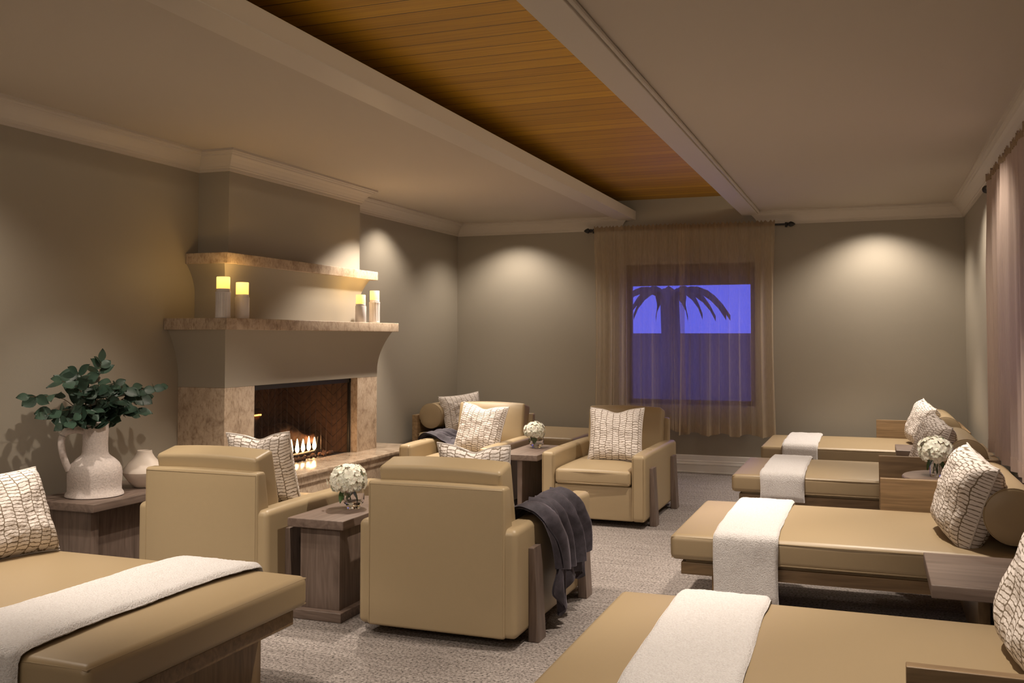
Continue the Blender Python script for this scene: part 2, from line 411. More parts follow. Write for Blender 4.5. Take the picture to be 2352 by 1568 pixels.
def struct(mb, name, mat, smooth=False, label=None):
    o = mb.build(name, mat, smooth=smooth); o['kind'] = 'structure'
    if label: o['label'] = label
    return o
def kids(o): return [c for c in COL.objects if c.parent == o]
def copy_tree(o, parent=None):
    c = o.copy(); COL.objects.link(c)
    if parent is not None: c.parent = parent
    for k in kids(o): copy_tree(k, c)
    return c
def padfn(x0, x1, y0, y1, z1, crown, z0=None, crown0=0):
    def fn(p):
        u = (p.x-x0)/(x1-x0)*2-1; v = (p.y-y0)/(y1-y0)*2-1
        b = max(0, (1-abs(u)**3))*max(0, (1-abs(v)**3))
        zm = (p.z-(z0 if z0 is not None else z1-.1))/((z1-(z0 if z0 is not None else z1-.1)) or 1)
        q = Vector(p)
        if zm > .5: q.z += crown*b
        elif crown0: q.z -= crown0*b
        return q
    return fn

# ------------------------------------------------------------------ the room
XL, XR, YB, YF, ZC = -4.51, .865, 10.314, -1.7, 2.74
TLx, TRx = -2.387, -1.25          # opening of the timber tray
b = MB(); b.box(XL-.3, XR+.3, YF-.1, YB+.2, -.1, 0); struct(b, 'floor', M['carpet'])
# left wall with the firebox hole
FY0, FY1, FZ0, FZ1 = 5.828, 7.297, .446, 1.079
b = MB()
b.box(XL-.35, XL, YF, FY0-.03, 0, 3.05); b.box(XL-.35, XL, FY1+.03, YB, 0, 3.05)
b.box(XL-.35, XL, FY0-.03, FY1+.03, 0, FZ0-.04); b.box(XL-.35, XL, FY0-.03, FY1+.03, FZ1+.04, 3.05)
struct(b, 'wall_left', M['wall'])
# back wall with window
WX0, WX1, WZ0, WZ1 = -2.50, -1.13, .71, 2.215
b = MB()
b.box(XL-.35, WX0, YB, YB+.18, 0, 3.05); b.box(WX1, XR+.2, YB, YB+.18, 0, 3.05)
b.box(WX0, WX1, YB, YB+.18, 0, WZ0); b.box(WX0, WX1, YB, YB+.18, WZ1, 3.05)
struct(b, 'wall_back', M['wall'])
# right wall with window behind the curtain
RY0, RY1, RZ0, RZ1 = 4.9, 6.9, .75, 2.2
b = MB()
b.box(XR, XR+.18, YF, RY0, 0, 3.05); b.box(XR, XR+.18, RY1, YB, 0, 3.05)
b.box(XR, XR+.18, RY0, RY1, 0, RZ0); b.box(XR, XR+.18, RY0, RY1, RZ1, 3.05)
struct(b, 'wall_right', M['wall'])
b = MB(); b.box(XL-.3, XR+.2, YF-.15, YF, 0, 3.05); struct(b, 'wall_front', M['wall'])
# ceilings either side of the tray
b = MB(); b.box(XL-.3, TLx-.19, YF, YB+.1, ZC, ZC+.06); struct(b, 'ceiling', M['ceiling'])
b = MB(); b.box(TRx+.17, XR+.2, YF, YB+.1, ZC, ZC+.06); struct(b, 'ceiling', M['ceiling'])
b = MB(); b.box(TLx-.75, TRx+.75, YF, YB+.1, 2.927, 2.98); o = struct(b, 'ceiling', M['planks']); o['label'] = 'recessed ceiling strip of stained timber planks'
# lips (trim boards) round the tray
b = MB(); b.box(TLx-.19, TLx, YF, YB-.004, 2.703, 2.806, .004); o = struct(b, 'trim_1', M['trim'])
b = MB(); b.box(TRx, TRx+.17, YF, YB-.004, 2.703, 2.806, .004); b.tube([(TRx+.178, YF, 2.728), (TRx+.178, YB-.01, 2.728)], .014, 10)
o = struct(b, 'trim_2', M['trim'])
b = MB(); b.box(TLx-.80, TLx-.75, YF, YB+.1, 2.78, 3.0); b.box(TRx+.75, TRx+.80, YF, YB+.1, 2.78, 3.0); struct(b, 'trim_3', M['darkvoid'])
# crown moulding: profile (out from wall, drop from ceiling)
CP = [(0, .140), (.014, .140), (.014, .118), (.022, .114), (.024, .104), (.040, .080), (.062, .055), (.080, .040), (.084, .030), (.096, .026), (.100, .018), (.118, .016), (.118, 0), (0, 0)]
def crown(name, path, lbl=None):
    # path: list of (x, y, nx, ny): point on wall, mitred outward direction
    b = MB(); n = len(CP); vs = []; fs = []
    for (x, y, nx, ny) in path:
        for (o_, d) in CP: vs.append((x+nx*o_, y+ny*o_, ZC-d))
    for i in range(len(path)-1):
        for j in range(n):
            fs.append((i*n+j, (i+1)*n+j, (i+1)*n+(j+1) % n, i*n+(j+1) % n))
    fs.append(tuple(range(n))); fs.append(tuple((len(path)-1)*n+j for j in range(n)))
    b.add(vs, fs); return struct(b, name, M['trim'])
CHX, CY0, CY1 = -4.25, 5.68, 7.55
crown('trim_4', [(XL, YF, 1, 0), (XL, CY0, 1, -1), (CHX, CY0, 1, -1), (CHX, CY1, 1, 1), (XL, CY1, 1, 1), (XL, YB, 1, -1), (TLx-.175, YB, 1, -1), (TLx-.175, YB, 0, -.02)])
crown('trim_5', [(TRx+.175, YB, 0, -.02), (TRx+.175, YB, -1, -1), (XR, YB, -1, -1), (XR, YF, -1, 0)])
# baseboards
def baseboard(name, pts, mat):
    b = MB(); P = [(0, 0), (.028, 0), (.028, .012), (.020, .014), (.020, .085), (.028, .090), (.024, .106), (.016, .110), (.020, .122), (.012, .132), (.012, .178), (.006, .186), (0, .186)]
    for (x0, y0, x1, y1, nx, ny) in pts:
        vs = []; n = len(P)
        for (x, y) in ((x0, y0), (x1, y1)):
            for (o_, z) in P: vs.append((x+nx*o_, y+ny*o_, z))
        fs = [(j, n+j, n+(j+1) % n, (j+1) % n) for j in range(n)]+[tuple(range(n)), tuple(range(n, 2*n))]
        b.add(vs, fs)
    return struct(b, name, mat)
baseboard('baseboard_back', [(XL, YB, XR, YB, 0, -1)], M['white'])
baseboard('baseboard_left', [(XL, YF, XL, 5.1, 1, 0), (XL, 8.05, XL, YB, 1, 0)], M['white'])
baseboard('baseboard_right', [(XR, YF, XR, YB, -1, 0)], M['white'])
# chimney breast
b = MB(); b.box(XL, CHX, CY0, CY1, 2.011, ZC); struct(b, 'wall_chimney', M['wall'])

# windows
def window(name, axis):
    b = MB()
    if axis == 'y':
        x0, x1, z0, z1, y = WX0, WX1, WZ0, WZ1, YB+.09
        for (a0, a1, c0, c1) in ((x0, x1, z0, z0+.05), (x0, x1, z1-.05, z1), (x0, x0+.05, z0, z1), (x1-.05, x1, z0, z1)):
            b.box(a0, a1, y-.025, y+.025, c0, c1, .004)
        o = struct(b, name, M['shade'])
        p = MB(); p.box(x0+.05, x1-.05, y-.004, y+.004, z0+.05, z1-.05); q = p.build('window_pane', M['pane'], o, smooth=False)
    else:
        y0, y1, z0, z1, x = RY0, RY1, RZ0, RZ1, XR+.09
        for (a0, a1, c0, c1) in ((y0, y1, z0, z0+.05), (y0, y1, z1-.05, z1), (y0, y0+.05, z0, z1), (y1-.05, y1, z0, z1)):
            b.box(x-.025, x+.025, a0, a1, c0, c1, .004)
        o = struct(b, name, M['shade'])
        p = MB(); p.box(x-.004, x+.004, y0+.05, y1-.05, z0+.05, z1-.05); q = p.build('window_pane', M['pane'], o, smooth=False)
    return o
window('window_1', 'y'); window('window_2', 'x')
# roman shade drawn up at the top of the back window
b = MB()
for i in range(4): b.box(WX0+.01, WX1-.01, YB+.02-.006*i, YB+.05-.006*i, 1.985+.05*i, WZ1-.004, .012)
tag(b.build('roman_shade', M['shade']), 'dark brown roman shade drawn up across the top of the window behind the sheer curtains', 'blind')
# outside: garden wall, an added wall that blocks sky light, a palm silhouette
b = MB(); b.box(-7, 3, 15.9, 16.1, -.3, 1.50); tag(b.build('outside_wall', M['outwall']), 'low dark blue garden wall beyond the window under the dusk sky', 'wall')
b = MB(); b.box(2.0, 2.15, 1, 12, -.3, 3.2); tag(b.build('outside_wall', M['outwall']), 'unseen high wall added outside the right window to block the sky', 'wall')  # added out of view to keep blue sky light off the right window
t = thing('palm_tree', 'dark palm tree silhouette against the blue dusk sky outside the window', 'tree', (-2.98, 15.2, -.3))
b = MB(); b.tube([(0, 0, 0), (.03, 0, 1.2), (.0, 0, 2.35)], .15, 10); b.build('trunk', M['outtree'], t)
for i in range(11):
    a = i*2*pi/11+.3; b = MB()
    def fr(u, v, a=a):
        L = .95*u; z = 2.35+.35*sin(u*2.2)-.55*u*u; w = (v-.5)*.26*sin(min(1, u*1.15+.05)*pi)
        return (cos(a)*L-sin(a)*w, sin(a)*L+cos(a)*w, z-abs(v-.5)*.18)
    b.grid(fr, 8, 2); o = b.build('frond', M['outtree'], t, fix=False)

# ------------------------------------------------------------------ curtains
def rod(name, p0, p1, label, brackets, fin):
    p0, p1 = Vector(p0), Vector(p1); d = (p1-p0).normalized()
    t = thing(name, label, 'curtain rod', p0)
    b = MB(); b.tube([(0, 0, 0), p1-p0], .011, 10); b.build('rod', M['black'], t)
    for q, s in ((Vector((0, 0, 0)), -1), (p1-p0, 1)):
        b = MB(); ax = d*s
        b.tube([q-ax*.005, q+ax*.012, q+ax*.02, q+ax*.045, q+ax*.07, q+ax*.09], lambda t_: [.013, .022, .014, .030, .020, .004][min(5, int(round(t_*5)))], 12)
        b.build('finial', M['black'], t)
    for q, wdir in brackets:
        q = Vector(q)-p0; b = MB(); b.tube([q, q+Vector(wdir)], .007, 8); b.tube([q+Vector((0, 0, -.03)), q+Vector((0, 0, .02))], .012, 8)
        b.build('bracket', M['black'], t)
    return t
rod('curtain_rod', (-2.86, 10.22, 2.598), (-.80, 10.22, 2.588), 'black curtain rod with turned finials above the back window',
    [((-2.84, 10.22, 2.598), (0, .09, 0)), ((-.80, 10.22, 2.588), (0, .09, 0))], 0)
rod('curtain_rod', (.80, 7.68, 2.50), (.80, 4.1, 2.50), 'black curtain rod with a round finial on the right wall',
    [((.80, 7.60, 2.50), (.065, 0, 0)), ((.80, 4.15, 2.50), (.065, 0, 0))], 0)
def curtain(name, P0, P1, ztop, zbot, folds, amp, mat, label, seed, hemdrop=0.0, nrm=(0, -1, 0)):
    P0, P1 = Vector((*P0, 0)), Vector((*P1, 0)); n = Vector(nrm); rnd = random.Random(seed)
    ph = [rnd.uniform(0, 6.28) for _ in range(6)]; fr = [folds*rnd.uniform(.75, 1.25) for _ in range(3)]
    NU = int(folds*14); NV = 40; b = MB()
    def fn(u, v):
        h = 1-v
        spread = .35+.65*min(1, v*3)
        w = sin(2*pi*fr[0]*u+ph[0]+.8*sin(6*u+ph[3]))*.55+sin(2*pi*fr[1]*1.7*u+ph[1]+.5*v)*.28+sin(2*pi*fr[2]*.45*u+ph[2])*.4
        fine = sin(2*pi*folds*3.1*u+ph[4])*.25*exp(-v*9)
        along = sin(2*pi*fr[0]*u+ph[0]+1.2+.8*sin(6*u+ph[3]))*.35*amp*spread+ (u-.5)*-.04*sin(pi*v)
        p = P0.lerp(P1, u)+n*(amp*(w*spread+fine))+(P1-P0).normalized()*along
        z = ztop+(zbot-ztop)*v
        z += (.012*sin(2*pi*folds*3.1*u+ph[5])+.01) if v < .001 else 0
        z -= hemdrop*v*(.5+.5*sin(2*pi*fr[2]*.45*u+ph[2]))
        return (p.x, p.y, z)
    b.grid(fn, NU, NV)
    o = b.build(name, mat, fix=False, angle=180); tag(o, label, 'curtain')
    b = MB(); b.grid(lambda u, v: Vector(fn(u, .955+.045*v))+n*.003, NU, 2); b.build('hem', mat, o, fix=False, angle=180)
    b = MB(); b.grid(lambda u, v: Vector(fn(u, .0005+.018*v))+n*.006, NU, 2); b.build('heading', M['sheer_head'], o, fix=False, angle=180)
    return o
curtain('sheer_curtain', (-2.83, 10.178), (-1.825, 10.178), 2.622, .452, 7.5, .052, M['sheer'], 'left sheer linen curtain panel hanging over the back window', 3, .02)
curtain('sheer_curtain', (-1.915, 10.172), (-.90, 10.178), 2.614, .432, 7.5, .052, M['sheer'], 'right sheer linen curtain panel hanging over the back window', 8, .03)
curtain('sheer_curtain', (.770, 7.42), (.770, 4.2), 2.525, .655, 17, .028, M['sheer2'], 'mauve linen curtain hanging along the right wall behind the daybeds', 5, .0, (-1, 0, 0))

# ------------------------------------------------------------------ fireplace
fp = thing('fireplace', 'plaster hooded fireplace with travertine surround, mantel and raised hearth on the left wall', 'fireplace', (-4.3, 6.58, 0))
fo = Vector((-4.3, 6.58, 0))
class FB(MB):
    def build(s, name, mat, parent=None, **kw):
        if parent is not None and parent.type == 'EMPTY' : s.v = [tuple(Vector(p)-fo) for p in s.v]
        return MB.build(s, name, mat, parent, **kw)
def loft(z0, z1, x0, y0, y1, dx, dy0, dy1, pw, n=14, start=0.0):
    b = FB(); vs = []; fs = []
    for i in range(n+1):
        t = i/n; z = z0+(z1-z0)*t; k = max(0, (t-start)/(1-start))**pw
        vs += [(XL+.001, y0-dy0*k, z), (x0+dx*k, y0-dy0*k, z), (x0+dx*k, y1+dy1*k, z), (XL+.001, y1+dy1*k, z)]
    for i in range(n):
        for j in range(4): fs.append((i*4+j, i*4+(j+1) % 4, (i+1)*4+(j+1) % 4, (i+1)*4+j))
    fs.append((0, 1, 2, 3)); fs.append(tuple(n*4+j for j in range(4))); b.add(vs, fs); return b
loft(1.079, 1.476, -4.12, 5.486, 7.646, .085, .115, .125, 2.0, 18, .12).build('hood', M['hood'], fp, angle=50)
loft(1.551, 1.937, CHX, CY0-.03, CY1, .06, .09, .09, 2.0, 18, .45).build('overmantel', M['hood'], fp, angle=50)
b = FB(); b.box(XL+.001, -3.996, 5.333, 7.82, 1.474, 1.551, .004); b.build('mantel_shelf', M['stone'], fp)
b = FB(); b.box(XL+.001, -4.156, 5.546, 7.72, 1.936, 2.011, .004); b.build('upper_shelf', M['stone'], fp)
for (y0, y1) in ((5.486, FY0), (FY1, 7.646)):
    b = FB(); b.box(XL+.001, -4.12, y0, y1, .40, 1.078, .003); c = b.build('side_column', M['stone'], fp)
b = FB(); b.box(XL+.001, -3.832, 5.12, 8.02, .418, .446, .004); b.build('hearth_slab', M['stone_pol'], fp)
b = FB(); b.box(XL+.001, -3.850, 5.14, 8.0, .36, .42, .003); b.box(XL+.001, -3.862, 5.15, 7.99, 0, .362, .003); b.build('hearth_base', M['stone'], fp)
# firebox liner
b = FB()
bx = -4.78
def quad(b, p, uw, uh): b.add(p, [(0, 1, 2, 3)], None, [(0, 0), (uw, 0), (uw, uh), (0, uh)])
zb, zt = .447, 1.10
quad(b, [(-4.20, FY1-.0, zb), (bx, FY1-.20, zb), (bx, FY1-.20, zt), (-4.20, FY1, zt)], .62, .65)
quad(b, [(bx, FY1-.20, zb), (bx, FY0+.20, zb), (bx, FY0+.20, zt), (bx, FY1-.20, zt)], 1.07, .65)
quad(b, [(bx, FY0+.20, zb), (-4.20, FY0, zb), (-4.20, FY0, zt), (bx, FY0+.20, zt)], .62, .65)
b.build('firebox', M['firebrick'], fp, smooth=False)
b = FB(); b.box(bx-.02, -4.20, FY0, FY1, .43, .4475); b.box(bx-.02, -4.20, FY0, FY1, zt, zt+.02); b.build('firebox_floor', M['black'], fp, smooth=False)
b = FB()
b.box(-4.205, -4.185, FY1-.022, FY1-.002, zb, FZ1-.002); b.box(-4.205, -4.185, FY0+.002, FY0+.022, zb, FZ1-.002); b.box(-4.205, -4.185, FY0, FY1, FZ1-.04, FZ1-.003)
b.build('screen_frame', M['black'], fp, smooth=False)
b = FB()
def scr(u, v): return (-4.212+.012*sin(u*110), FY0+.02+u*(FY1-FY0-.04), zb+.012+v*(FZ1-zb-.05))
b.grid(scr, 220, 2); b.build('mesh_curtain', M['meshscreen'], fp, fix=False)
# gas burner and logs
t = thing('gas_burner', 'low gas burner tube with a row of small flames in front of the logs', 'burner', (-4.33, 6.62, .448))
b = MB(); b.tube([(0, -.42, .025), (0, .42, .025)], .022, 12); b.box(-.05, .05, -.44, .44, 0, .012); b.build('burner_tube', M['black'], t)
b = MB()
for i in range(9):
    y = -.34+i*.085; h = .105+.03*random.random()
    b = MB(); b.lathe([(.002, 0), (.012, .012), (.017, .03), (.013, .055), (.006, h*.85), (.001, h)], 10, Matrix.Translation((0, y, .045))); b.build('flame', M['flame'], t)
def rock(mb, c, r, sd):
    bm = bmesh.new(); bmesh.ops.create_icosphere(bm, subdivisions=2, radius=r)
    vs = [v.co*(1+.35*noise.noise(v.co*(1.4/r)+Vector((sd, 0, 0)))) + Vector(c) for v in bm.verts]; fs = [[v.index for v in f.verts] for f in bm.faces]; bm.free()
    mb.add(vs, fs)
b = MB()
for i in range(150): rock(b, (random.uniform(-.13, .10)-4.33, 6.57+random.uniform(-.6, .6), .455+random.uniform(0, .008)), random.uniform(.010, .02), i)
tag(b.build('lava_rocks', M['ember']), 'loose bed of lava rock spread round the burner', 'lava rock', kind='stuff')
def logm(name, p0, p1, r, label, sd):
    p0, p1 = Vector(p0), Vector(p1); c = (p0+p1)/2; b = MB(); N = 16; d = p1-p0; pts = []
    for i in range(N+1): pts.append(p0-c+d*(i/N)+Vector((0, 0, .018*sin(i*.55+sd))))
    b.tube(pts, lambda t_: r*(1+.13*sin(t_*9+sd)+.08*sin(t_*23+sd)), 14)
    b.v = [tuple(Vector(p)*(1+.06*noise.noise(Vector(p)*28+Vector((sd, 0, 0))))) for p in b.v]
    o = b.build('fire_log', M['log'], loc=c)
    if sd in (1, 4):
        e = MB(); k = d.normalized()*(.16 if sd == 4 else -.30); e.tube([k+Vector((r*.9, -.04, .02)), k+Vector((r*1.02, 0, .022)), k+Vector((r*.9, .04, .02))], .007, 6); e.build('ember', M['glow'], o)
    return tag(o, label, 'log', 'logs in the fireplace')
logm('fire_log', (-4.50, 6.12, .562), (-4.48, 7.10, .572), .062, 'thick charred log lying lengthwise at the back of the grate', 1)
logm('fire_log', (-4.40, 6.20, .60), (-4.42, 6.72, .71), .045, 'charred log leaning up to the right across the pile', 2)
logm('fire_log', (-4.38, 7.00, .58), (-4.46, 6.46, .70), .048, 'charred log with rounded end lying across the right of the pile', 3)
logm('fire_log', (-4.46, 6.04, .67), (-4.56, 6.50, .82), .040, 'slim charred log standing highest at the left of the pile', 4)
t = thing('log_grate', 'black iron log grate with upright end bars', 'grate', (-4.44, 6.6, .448))
for y in (-.42, -.2, 0, .2, .42):
    b = MB(); b.tube([(.10, y, 0), (.09, y, .05), (-.12, y, .05), (-.13, y, 0)], .007, 8); b.tube([(.09, y, .05), (.105, y, .15)], .007, 8); b.build('bar', M['black'], t)
def plight(name, loc, e, col, r):
    l = bpy.data.lights.new(name, 'POINT'); o = bpy.data.objects.new(name, l); COL.objects.link(o); l.energy = e; l.color = col; l.shadow_soft_size = r; o.location = loc
plight('fire_light', (-4.30, 6.9, .58), 1.3, (1, .48, .18), .03)

# candles on the mantel: fluted or plain marble holder, lit candle above
def candle(y, x, h, hc, fl, label, r):
    t = thing('candle_holder', label.replace('|', 'holder'), 'candle holder', (x, y, 1.5515), 0, 'marble candle holders on the mantel')
    b = MB()
    if fl:
        def fn(p, a):
            k = 1-.075*max(0, cos(a*14))**.7 if .012 < p.z < h-.012 else 1
            return Vector((p.x*k, p.y*k, p.z))
        b.lathe([(r*.98, 0), (r, .004), (r, .010), (r, .014)]+[(r*(1-.02*sin(i/8*pi)), .016+(h-.032)*i/8) for i in range(9)]+[(r*1.02, h-.010), (r*1.02, h-.002), (r*.9, h)], 112, fn=fn)
    else: b.lathe([(r*.97, 0), (r, .004), (r, h-.004), (r*.97, h)], 40)
    b.build('holder_body', M['marble'], t)
    c = thing('candle', label.replace('|', 'candle'), 'candle', (x, y, 1.5515+h), 0, 'lit candles on the mantel')
    b = MB(); rc = r*.88; b.lathe([(rc, 0), (rc, hc-.004), (rc*.95, hc), (rc*.7, hc-.006), (.002, hc-.008)], 36); b.build('wax', M['wax'], c)
    b = MB(); b.lathe([(rc*1.01, 0), (rc*1.03, .002), (rc*1.03, .016), (rc*1.01, .018)], 36); b.build('base_ring', M['marble'], c)
    plight('candle_light', (x, y, 1.5515+h+hc+.03), .7, (1, .62, .22), .03)
candle(5.39, -4.07, .178, .098, True, 'tall fluted marble | at the left end of the mantel', .050)
candle(5.60, -4.07, .148, .102, False, 'plain marble | beside the fluted one at the left of the mantel', .049)
candle(7.255, -4.07, .138, .096, False, 'short plain marble | standing before its shadow at the right of the mantel', .047)
candle(7.50, -4.07, .182, .098, True, 'fluted marble | nearest the right end of the mantel', .047)

# ------------------------------------------------------------------ armchairs
def make_chair(label, loc, rz):
    t = thing('armchair', label, 'armchair', loc, rz, 'tan leather armchairs')
    L = M['leather']; hw = .4075
    b = MB(); b.box(-.31, .31, -.598, .58, .05, .305, .012, 3); b.build('base', L, t)
    for s in (-1, 1):
        b = MB(); x0, x1 = sorted((s*hw, s*(hw-.108)))
        b.box(x0, x1, -.62, .615, .05, .545, .030, 5, div=(2, 10, 6),
              fn=lambda p: Vector((p.x, p.y, p.z+.008*max(0, 1-(p.y/.62)**4) if p.z > .4 else p.z)))
        for xx in (x0+.012, x1-.012): b.tube([(xx, -.618, .06), (xx, -.6195, .52), (xx, -.606, .541)], .0022, 6)
        b.tube([(x0+.004, -.26, .50), (x0+.012, -.26, .543), (x0+.03, -.26, .5545), (x1-.03, -.26, .5545), (x1-.012, -.26, .543), (x1-.004, -.26, .50)], .0022, 6)
        b.build('arm', L, t)
    def bk(p):
        k = max(0, min(1, (p.z-.45)/.29)); q = Vector(p)
        if p.y < .58: q.y += .05*k
        q.z += .006*max(0, 1-(p.x/.35)**2) if p.z > .6 else 0
        return q
    b = MB(); b.box(-.353, .353, .50, .625, .05, .735, .016, 4, fn=bk, div=(4, 1, 8))
    for s in (-1, 1): b.tube([(s*.341, .6255, .06), (s*.341, .6255, .72)], .002, 6)
    b.tube([(-.341, .6255, .722), (.341, .6255, .722)], .002, 6); b.build('back', L, t)
    # seat cushion
    b = MB(); b.box(-.297, .297, -.625, .36, .308, .425, .032, 5, div=(8, 8, 2), fn=padfn(-.297, .297, -.625, .36, .425, .035, .308))
    pb = MB(); pb.tube([(-.285, -.618, .402), (0, -.627, .407), (.285, -.618, .402)], .0028, 6); pb2 = MB(); pb2.tube([(-.285, -.618, .325), (0, -.627, .322), (.285, -.618, .325)], .0028, 6)
    so = b.build('seat_cushion', L, t); pb.build('piping', L, so); pb2.build('piping', L, so)
    # loose back cushion leaning on the back
    Mx = Matrix.Translation((0, .50, .42)) @ Matrix.Rotation(radians(-13), 4, 'X')
    b = MB()
    def cf(p):
        u = p.x/.318; v = p.z/.39*2-1; q = Vector(p); k = max(0, 1-u**4)*max(0, 1-v**4)
        q.y += (-.04*k if p.y < -.05 else .0); q.z += .012*(1-u*u) if p.z > .3 else 0
        return q
    b.box(-.318, .318, -.155, .0, .0, .39, .022, 4, fn=cf, div=(8, 2, 8), mat=Mx)
    pbs = [MB(), MB()]
    for pb, y in zip(pbs, (-.150, -.006)): pb.tube([(-.312, y, .372), (0, y, .386), (.312, y, .372)], .0025, 6, mat=Mx)
    so = b.build('back_cushion', L, t); [q.build('piping', L, so) for q in pbs]
    # flat tapered timber legs outside the arms
    for s in (-1, 1):
        for y in (-.415, .40):
            b = MB()
            x0, x1 = sorted((s*(hw-.002), s*(hw+.050)))
            def lg(p, s=s):
                k = p.z/.437; q = Vector(p); d = abs(p.x)-hw
                if d > .02: q.x = s*(hw+.050-.022*k)
                return q
            b.box(x0, x1, y-.055, y+.055, 0, .437, .006, 2, fn=lg, div=(1, 1, 3)); b.build('leg', M['table_z'], t)
    return t
ch = make_chair('tan leather armchair seen from behind with a dark grey throw over its right arm', (-1.925, 4.765, 0), pi)
def chair_copy(label, loc, rz):
    c = copy_tree(ch); c.location = loc; c.rotation_euler = (0, 0, rz); c['label'] = label; return c
chair_copy('tan leather armchair seen from behind, left one, beside the console table', (-3.265, 4.775, 0), pi)
chair_copy('tan leather armchair facing us beside the hearth with a grey throw on its left arm', (-3.235, 7.75, 0), 0)
chair_copy('tan leather armchair facing us in front of the curtained window', (-1.988, 7.714, 0), 0)

# ------------------------------------------------------------------ pedestal tables
def make_table(label, loc, rz, fin=False, w=.325, d=.75, group='grey-brown pedestal tables'):
    t = thing('side_table', label, 'table', loc, rz, group)
    b = MB(); b.box(-w/2, w/2, -d/2, d/2, .460, .505, .004, 2); b.build('table_top', M['table_y'], t)
    b = MB()
    if fin:
        b.box(-.02, .02, -d/2+.05, d/2-.05, .048, .461, .003); b.box(-.115, .115, d/2-.10, d/2-.05, .048, .461, .003)
    else: b.box(-.115, .115, -d/2+.05, d/2-.05, .048, .461, .003)
    b.build('pedestal', M['table_z'], t)
    b = MB(); b.box(-.15, .15, -d/2+.005, d/2-.005, 0, .049, .004); b.build('base', M['table_x'], t)
    return t
make_table('narrow grey-brown wood table with a vase of white flowers between the two nearest armchairs', (-2.637, 4.625, 0), 0)
make_table('narrow grey-brown wood table between the two armchairs that face us', (-2.61, 7.53, 0), 0, True)
# console by the left wall
t = thing('console_table', 'dark wood console table holding a tall jug and small vase by the left wall', 'table', (-4.25, 4.635, 0))
b = MB(); b.box(-.245, .25, -.445, .445, .46, .505, .004); b.build('table_top', M['table_y'], t)
for y in (-.355, .355):
    b = MB(); b.box(-.17, .18, y-.03, y+.03, 0, .461, .004, fn=lambda p: Vector((p.x+(.08*(1-p.z/.46) if p.x < 0 else 0), p.y, p.z))); b.build('leg_panel', M['table_z'], t)
b = MB(); b.box(.10, .15, -.33, .33, 0, .461, .003); b.build('apron_panel', M['table_z'], t)

# ------------------------------------------------------------------ daybeds
def make_daybed(label, loc, rz, Wd=1.09, panel=None):
    t = thing('daybed', label, 'daybed', loc, rz, 'leather daybeds with timber bases')
    b = MB(); b.box(.05, 1.67, .03, Wd-.03, .255, .315, .004); b.build('platform', M['oak_x'], t)
    for x in (.20, 1.38):
        b = MB(); b.box(x, x+.05, .035, Wd-.035, 0, .256, .004); b.build('leg_panel', M['oak_z'], t)
    b = MB(); x1, z0, z1 = 1.66, .328, .452
    f = padfn(0, x1, 0, Wd, z1, .030, z0)
    b.box(0, x1, 0, Wd, z0, z1, .030, 6, fn=f, div=(20, 16, 2))
    pbs = []
    for z in (z1-.012, z0+.012):
        pb = MB(); pbs.append(pb)
        i = .008
        pb.tube([(i, i, z), (x1/2, 0, z), (x1-i, i, z), (x1-i, Wd-i, z), (x1/2, Wd, z), (i, Wd-i, z)], .0028, 6, closed=True)
    b.box(.07, 1.6, .05, Wd-.05, .314, .335); mo = b.build('mattress', M['leather2'], t); [q.build('piping', M['leather2'], mo) for q in pbs]
    b = MB(); b.box(1.665, 1.725, 0, Wd, .20, .63, .004); b.build('headboard', M['oak_y'], t)
    if panel:
        y0, y1 = (Wd+.002, Wd+.042) if panel == 'far' else (-.042, -.002)
        b = MB(); b.box(.985, 1.725, y0, y1, .22, .63, .003); b.build('side_panel', M['oak_x'], t)
    b = MB(); r = .125; Mx = Matrix.Translation((1.538, .07, .622)) @ Matrix.Rotation(-pi/2, 4, 'X'); LL = Wd-.11
    pr = [(.002, -.008), (r*.5, -.007), (r*.9, -.001), (r-.002, .004), (r, .012)]+[(r*(1+.03*sin(pi*i/10)), .012+(LL-.024)*i/10) for i in range(11)]+[(r-.002, LL-.004), (r*.9, LL+.001), (r*.5, LL+.007), (.002, LL+.008)]
    b.lathe(pr, 40, Mx); pbs = [MB(), MB()]
    for pb, z in zip(pbs, (.008, LL-.008)): pb.tube([Mx @ Vector(((r+.001)*cos(a*pi/20), (r+.001)*sin(a*pi/20), z)) for a in range(40)], .003, 6, closed=True)
    bo = b.build('bolster', M['leather2'], t); [q.build('piping', M['leather2'], bo) for q in pbs]; return t
make_daybed('leather daybed nearest to us on the right, its foot at the bottom edge', (-.915, 2.585, 0), 0, 1.09, 'near')
make_daybed('leather daybed second from us on the right, beside the square side shelf', (-.945, 4.786, 0), 0, 1.09, 'far')
make_daybed('leather daybed third from us on the right, behind the round table', (-.945, 7.037, 0), 0, 1.07, 'near')
make_daybed('leather daybed against the back wall right of the window', (-.945, 8.98, 0), 0, 1.09, 'far')
d = make_daybed('leather daybed nearest to us on the left with a cream throw across its foot', (-2.165, 3.445, 0), pi, 1.19)
make_daybed('leather daybed in the back left corner behind the armchairs', (-2.70, 10.09, 0), pi, 1.12)

